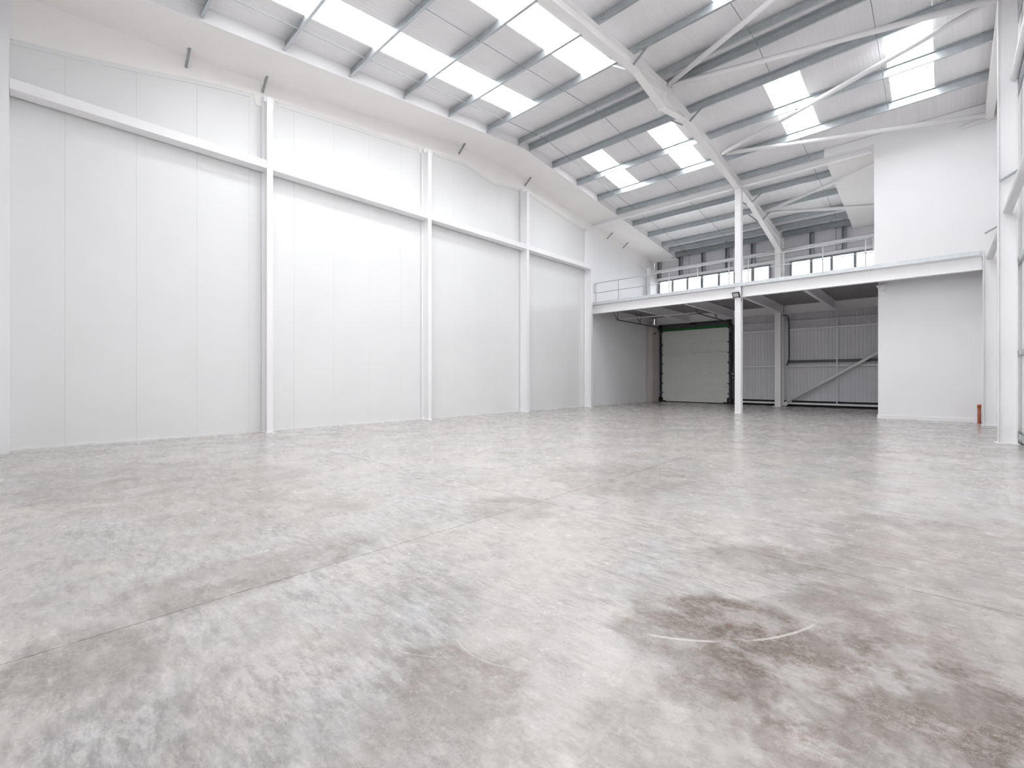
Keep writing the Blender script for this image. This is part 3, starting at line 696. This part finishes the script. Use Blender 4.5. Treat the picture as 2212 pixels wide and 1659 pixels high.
tag(MB().box(-5.30, -5.16, 23.86, 23.90, 1.84, 3.80).build('upright_strip', 'wall_liner'), 'grey upright metal strip beside the black cable on the back wall', 'strip')

# ------------------------------------------------------------------ sectional door
dr = bpy.data.objects.new('door_1', None); COL.objects.link(dr); dr.location = Vector((-9.5, 24.0, 0)) * S; dr['_o'] = (-9.5, 24.0, 0); struct(dr)
zj = [.035, .53, 1.03, 1.56, 2.08, 2.59, 3.11, 3.82]
DX0, DX1 = -11.24, -7.77
for z0, z1 in zip(zj, zj[1:]):
    n = 4 if z1 - z0 < .6 else 5; h = (z1 - z0 - .0065); prof = [(0, 0)]
    for i in range(1, n):
        c = h * i / n; prof += [(c - .008, 0), (c, .004), (c + .008, 0)]
    prof += [(h, 0), (h, .05), (0, .05)]
    m = MB(); m.extrude(prof, (DX0, 23.98, z0 + .003), (DX1, 23.98, z0 + .003), Z, Y); m.build('door_panel', 'door', dr)
for xx in (DX0, DX1 - .06):
    MB().box(xx, xx + .06, 23.97, 23.98, .04, 3.82).build('end_cap', 'galv_white', dr)
MB().box(DX0 - .02, DX1 + .02, 23.96, 24.04, 0, .04).build('bottom_seal', 'rubber_and_shade', dr)
MB().box(DX0 - .05, DX1 + .05, 23.99, 24.05, 3.83, 4.18).build('shade_sheet', 'header_shade', dr)  # dark sheet painting in the shadow behind the spring shaft
MB().box(DX0 - .02, DX1 + .02, 23.93, 23.98, 3.835, 3.94).build('header_strip', 'green', dr, label='green painted strip above the door')
for z in zj[1:-1]:
    for xx in (-9.52, -8.67): MB().box(xx - .02, xx + .02, 23.965, 23.98, z - .035, z + .035).build('hinge', 'rail', dr)
for z in zj[1:] :
    for xx, s_ in ((DX0 + .02, -1), (DX1 - .02, 1)):
        m = MB(); m.box(xx - .035, xx + .035, 23.94, 23.975, z - .06, z + .01); m.tube((xx + s_ * .01, 23.93, z - .03), (xx + s_ * .07, 23.93, z - .03), .026, 8); m.build('roller_hinge', 'dark_steel', dr)
m = MB(); m.box(DX0 - .0, DX0 + .06, 23.90, 23.96, .04, .22).box(DX0, DX0 + .22, 23.88, 23.96, .05, .075); m.build('bottom_bracket', 'black', dr)
m = MB(); m.box(DX1 - .07, DX1, 23.90, 23.96, .04, .30).box(DX1 - .24, DX1, 23.88, 23.96, .05, .085); m.build('bottom_bracket', 'black', dr)
MB().box(DX1 - .22, DX1 - .02, 23.965, 23.98, .83, .845).build('pull_handle', 'dark_steel', dr)
def track(xx, s_, wd, yend, label):
    t = thing('door_track', (xx, 23.9, 0), label, 'track')
    m = MB(); m.box(xx - wd / 2, xx + wd / 2, 23.88, 23.97, 0, 3.55); m.box(xx + s_ * wd / 2, xx + s_ * (wd / 2 + .03), 23.90, 24.05, 0, 3.95); m.build('upright', 'black', t)
    pts = [(xx, 23.92, 3.5)] + [(xx, 23.92 - .52 * (1 - math.cos(q)), 3.52 + .52 * math.sin(q)) for q in [math.pi/2 * i / 7 for i in range(8)]] 
    pts += [(xx, yend, 4.05)]
    MB().path(pts, .026, 6).build('curved_rail', 'dark_steel', t)
    for yy in (yend + .05, yend + 2.3):
        MB().tube((xx, yy, 4.05), (xx, yy, 4.565), .015, 6).build('hanger', 'dark_steel', t)
        MB().tube((xx, yy, 4.06), (xx - s_ * .02, yy - .62, 4.565), .013, 6).build('hanger', 'dark_steel', t)
    MB().box(xx - .06, xx + .06, 23.80, 23.95, 3.86, 4.20).build('drum', 'black', t)
    return t
track(-11.30, -1, .03, 19.3, 'thin black door track on the dark corner side, curving under the mezzanine')
track(-7.68, 1, .07, 19.72, 'thick black door track beside the chain hoist, curving under the mezzanine')
tag(MB().tube((-11.25, 19.45, 4.09), (-7.66, 19.80, 4.09), .022, 8).build('track_spreader', 'galv_white'), 'pale tube joining the free ends of the two ceiling door tracks', 'tube')
t = thing('door_spring', (-9.5, 23.85, 4.1), 'black spring shaft with centre box above the green strip of the door', 'shaft')
MB().tube((-11.2, 23.84, 4.10), (-7.72, 23.84, 4.10), .014, 8).build('shaft', 'black', t)
for a, b in ((-10.84, -9.62), (-9.32, -8.34)): MB().tube((a, 23.84, 4.10), (b, 23.84, 4.10), .038, 10).build('spring', 'dark_steel', t)
MB().box(-9.62, -9.32, 23.76, 23.92, 4.07, 4.17).build('centre_bracket', 'black', t)
t = thing('chain_hoist', (-7.5, 23.85, 1.2), 'dark chain hoist gear beside the thick door track', 'hoist')
MB().box(-7.62, -7.44, 23.80, 23.95, 1.22, 1.58).build('gear_box', 'black', t)
m = MB(); m.tube((-7.52, 23.78, 1.50), (-7.52, 23.82, 1.50), .05, 10).tube((-7.50, 23.78, 1.30), (-7.50, 23.82, 1.30), .04, 10); m.build('wheel', 'bolt', t)
m = MB(); m.path([(-7.55, 23.83, 1.6), (-7.53, 23.83, 2.2), (-7.56, 23.83, 3.9)], .012); m.path([(-7.48, 23.83, 1.25), (-7.49, 23.83, .6), (-7.47, 23.83, .15)], .012); m.build('chain', 'black', t)
m = MB(); m.box(-7.56, -7.36, 23.94, 23.96, .02, 3.9); m.build('backing_strip', 'dark_steel', t)
tag(MB().path([(-7.34, 23.86, 1.80), (-7.40, 23.86, 1.80), (-7.41, 23.86, 1.76), (-7.41, 23.86, .12)], .018).build('guard_rail', 'galv_white'), 'thin pale upright tube by the chain hoist', 'tube')

# ------------------------------------------------------------------ right side
def right_post(yc, top, label, nm='gable_post'):
    t = thing(nm, (.91, yc, 0), label, 'post')
    m = MB(); m.ibeam((.765, yc, 0), (.765, yc, top), Y, X, .265, .14, .016, .010); m.build('shaft', 'steel', t)
    MB().box(.73, 1.05, yc - .12, yc + .12, 0, .014).build('base_plate', 'steel', t); return t
p1 = right_post(13.02, 8.64, 'largest white steel post, standing on the gable wall in front of the partition')
p2 = right_post(17.62, 4.70, 'white steel post at the end of the mezzanine beam beside the terracotta pipe')
for a, b, zz, nm in ((13.1, 17.55, 4.47, 'low, between the big post and the mezzanine beam end'), (YF, 12.94, 4.47, 'low, ending on the face of the big post'), (YF, 13.0, 7.02, 'high above the other, ending at the big post')):
    xx = 1.0 if zz > 5 else .90
    tag(MB().tube((xx, a, zz), (xx, b, zz), .07, 14).build('wall_tube', 'steel', smooth=True), 'white tube on the gable wall, ' + nm, 'tube', 'horizontal tubes of the gable wall')
for z, nm in ((.13, 'lowest'), (1.70, 'second from the floor'), (3.47, 'third from the floor'), (5.15, 'fourth from the floor'), (6.86, 'fifth from the floor'), (8.30, 'uppermost')):
    yb = 18.5 if z < 4 else YP
    m = MB(); m.extrude([(XR - .005, z), (XR - .045, z), (XR - .045, z + .09), (XR - .035, z + .09), (XR - .035, z + .01), (XR - .005, z + .01)], (0, YF, 0), (0, yb, 0), X, Z)
    tag(m.build('wall_girt', 'galv'), 'galvanised rail on the gable wall behind the biggest post, ' + nm, 'rail', 'rails on the gable wall')
for yc, z, nm in ((13.02, 5.05, 'on the biggest white post'), (17.4, 5.05, 'against the upper partition')):
    a = Vector((.80, yc - .09, z)); b = Vector((1.07, yc - .09, z + .16))
    m = MB(); m.extrude([(-.02, 0), (.02, 0), (.02, .006), (-.014, .006), (-.014, .04), (-.02, .04)], a, b, Y, (b - a).cross(Y).normalized())
    tag(m.build('fly_brace', 'galv_dark'), 'short grey angle brace ' + nm, 'brace', 'fly braces of the gable posts')
tag(MB().box(.58, 1.07, 17.52, 17.61, 8.12, 8.24).build('steel_stub', 'steel_warm'), 'short cream beam stub at the top corner of the upper partition', 'beam')
tag(MB().slab([(-1.56, 4.19), (-1.30, 4.19), (-1.36, 4.08), (-1.36, 4.02), (-1.50, 4.02), (-1.50, 4.08)], 'y', 18.40, 18.52).build('beam_seat', 'steel'), 'small white bracket on the top corner of the lower partition', 'bracket')
# terracotta pipe
t = thing('drain_pipe', (.725, 18.28, 0), 'terracotta plastic pipe stub rising from the floor beside the gable post', 'pipe')
def lathe(prof, c, n=20):
    m = MB(); vs = [(c[0] + r_ * math.cos(2*math.pi*k/n), c[1] + r_ * math.sin(2*math.pi*k/n), z) for r_, z in prof for k in range(n)]
    fs = [(i*n+k, i*n+(k+1) % n, (i+1)*n+(k+1) % n, (i+1)*n+k) for i in range(len(prof)-1) for k in range(n)]
    return m.add(vs, fs)
lathe([(.036, 0), (.036, .44), (.033, .44), (.033, 0)], (.725, 18.28)).build('tube', 'clay', t, smooth=True)
lathe([(.037, .43), (.042, .435), (.042, .465), (.039, .47), (.042, .475), (.042, .525), (.034, .53), (.034, .44)], (.725, 18.28)).build('collar', 'clay', t, smooth=True)

# baseboard naming clean-up and helper property removal
for o in COL.objects:
    if '_o' in o.keys(): del o['_o']
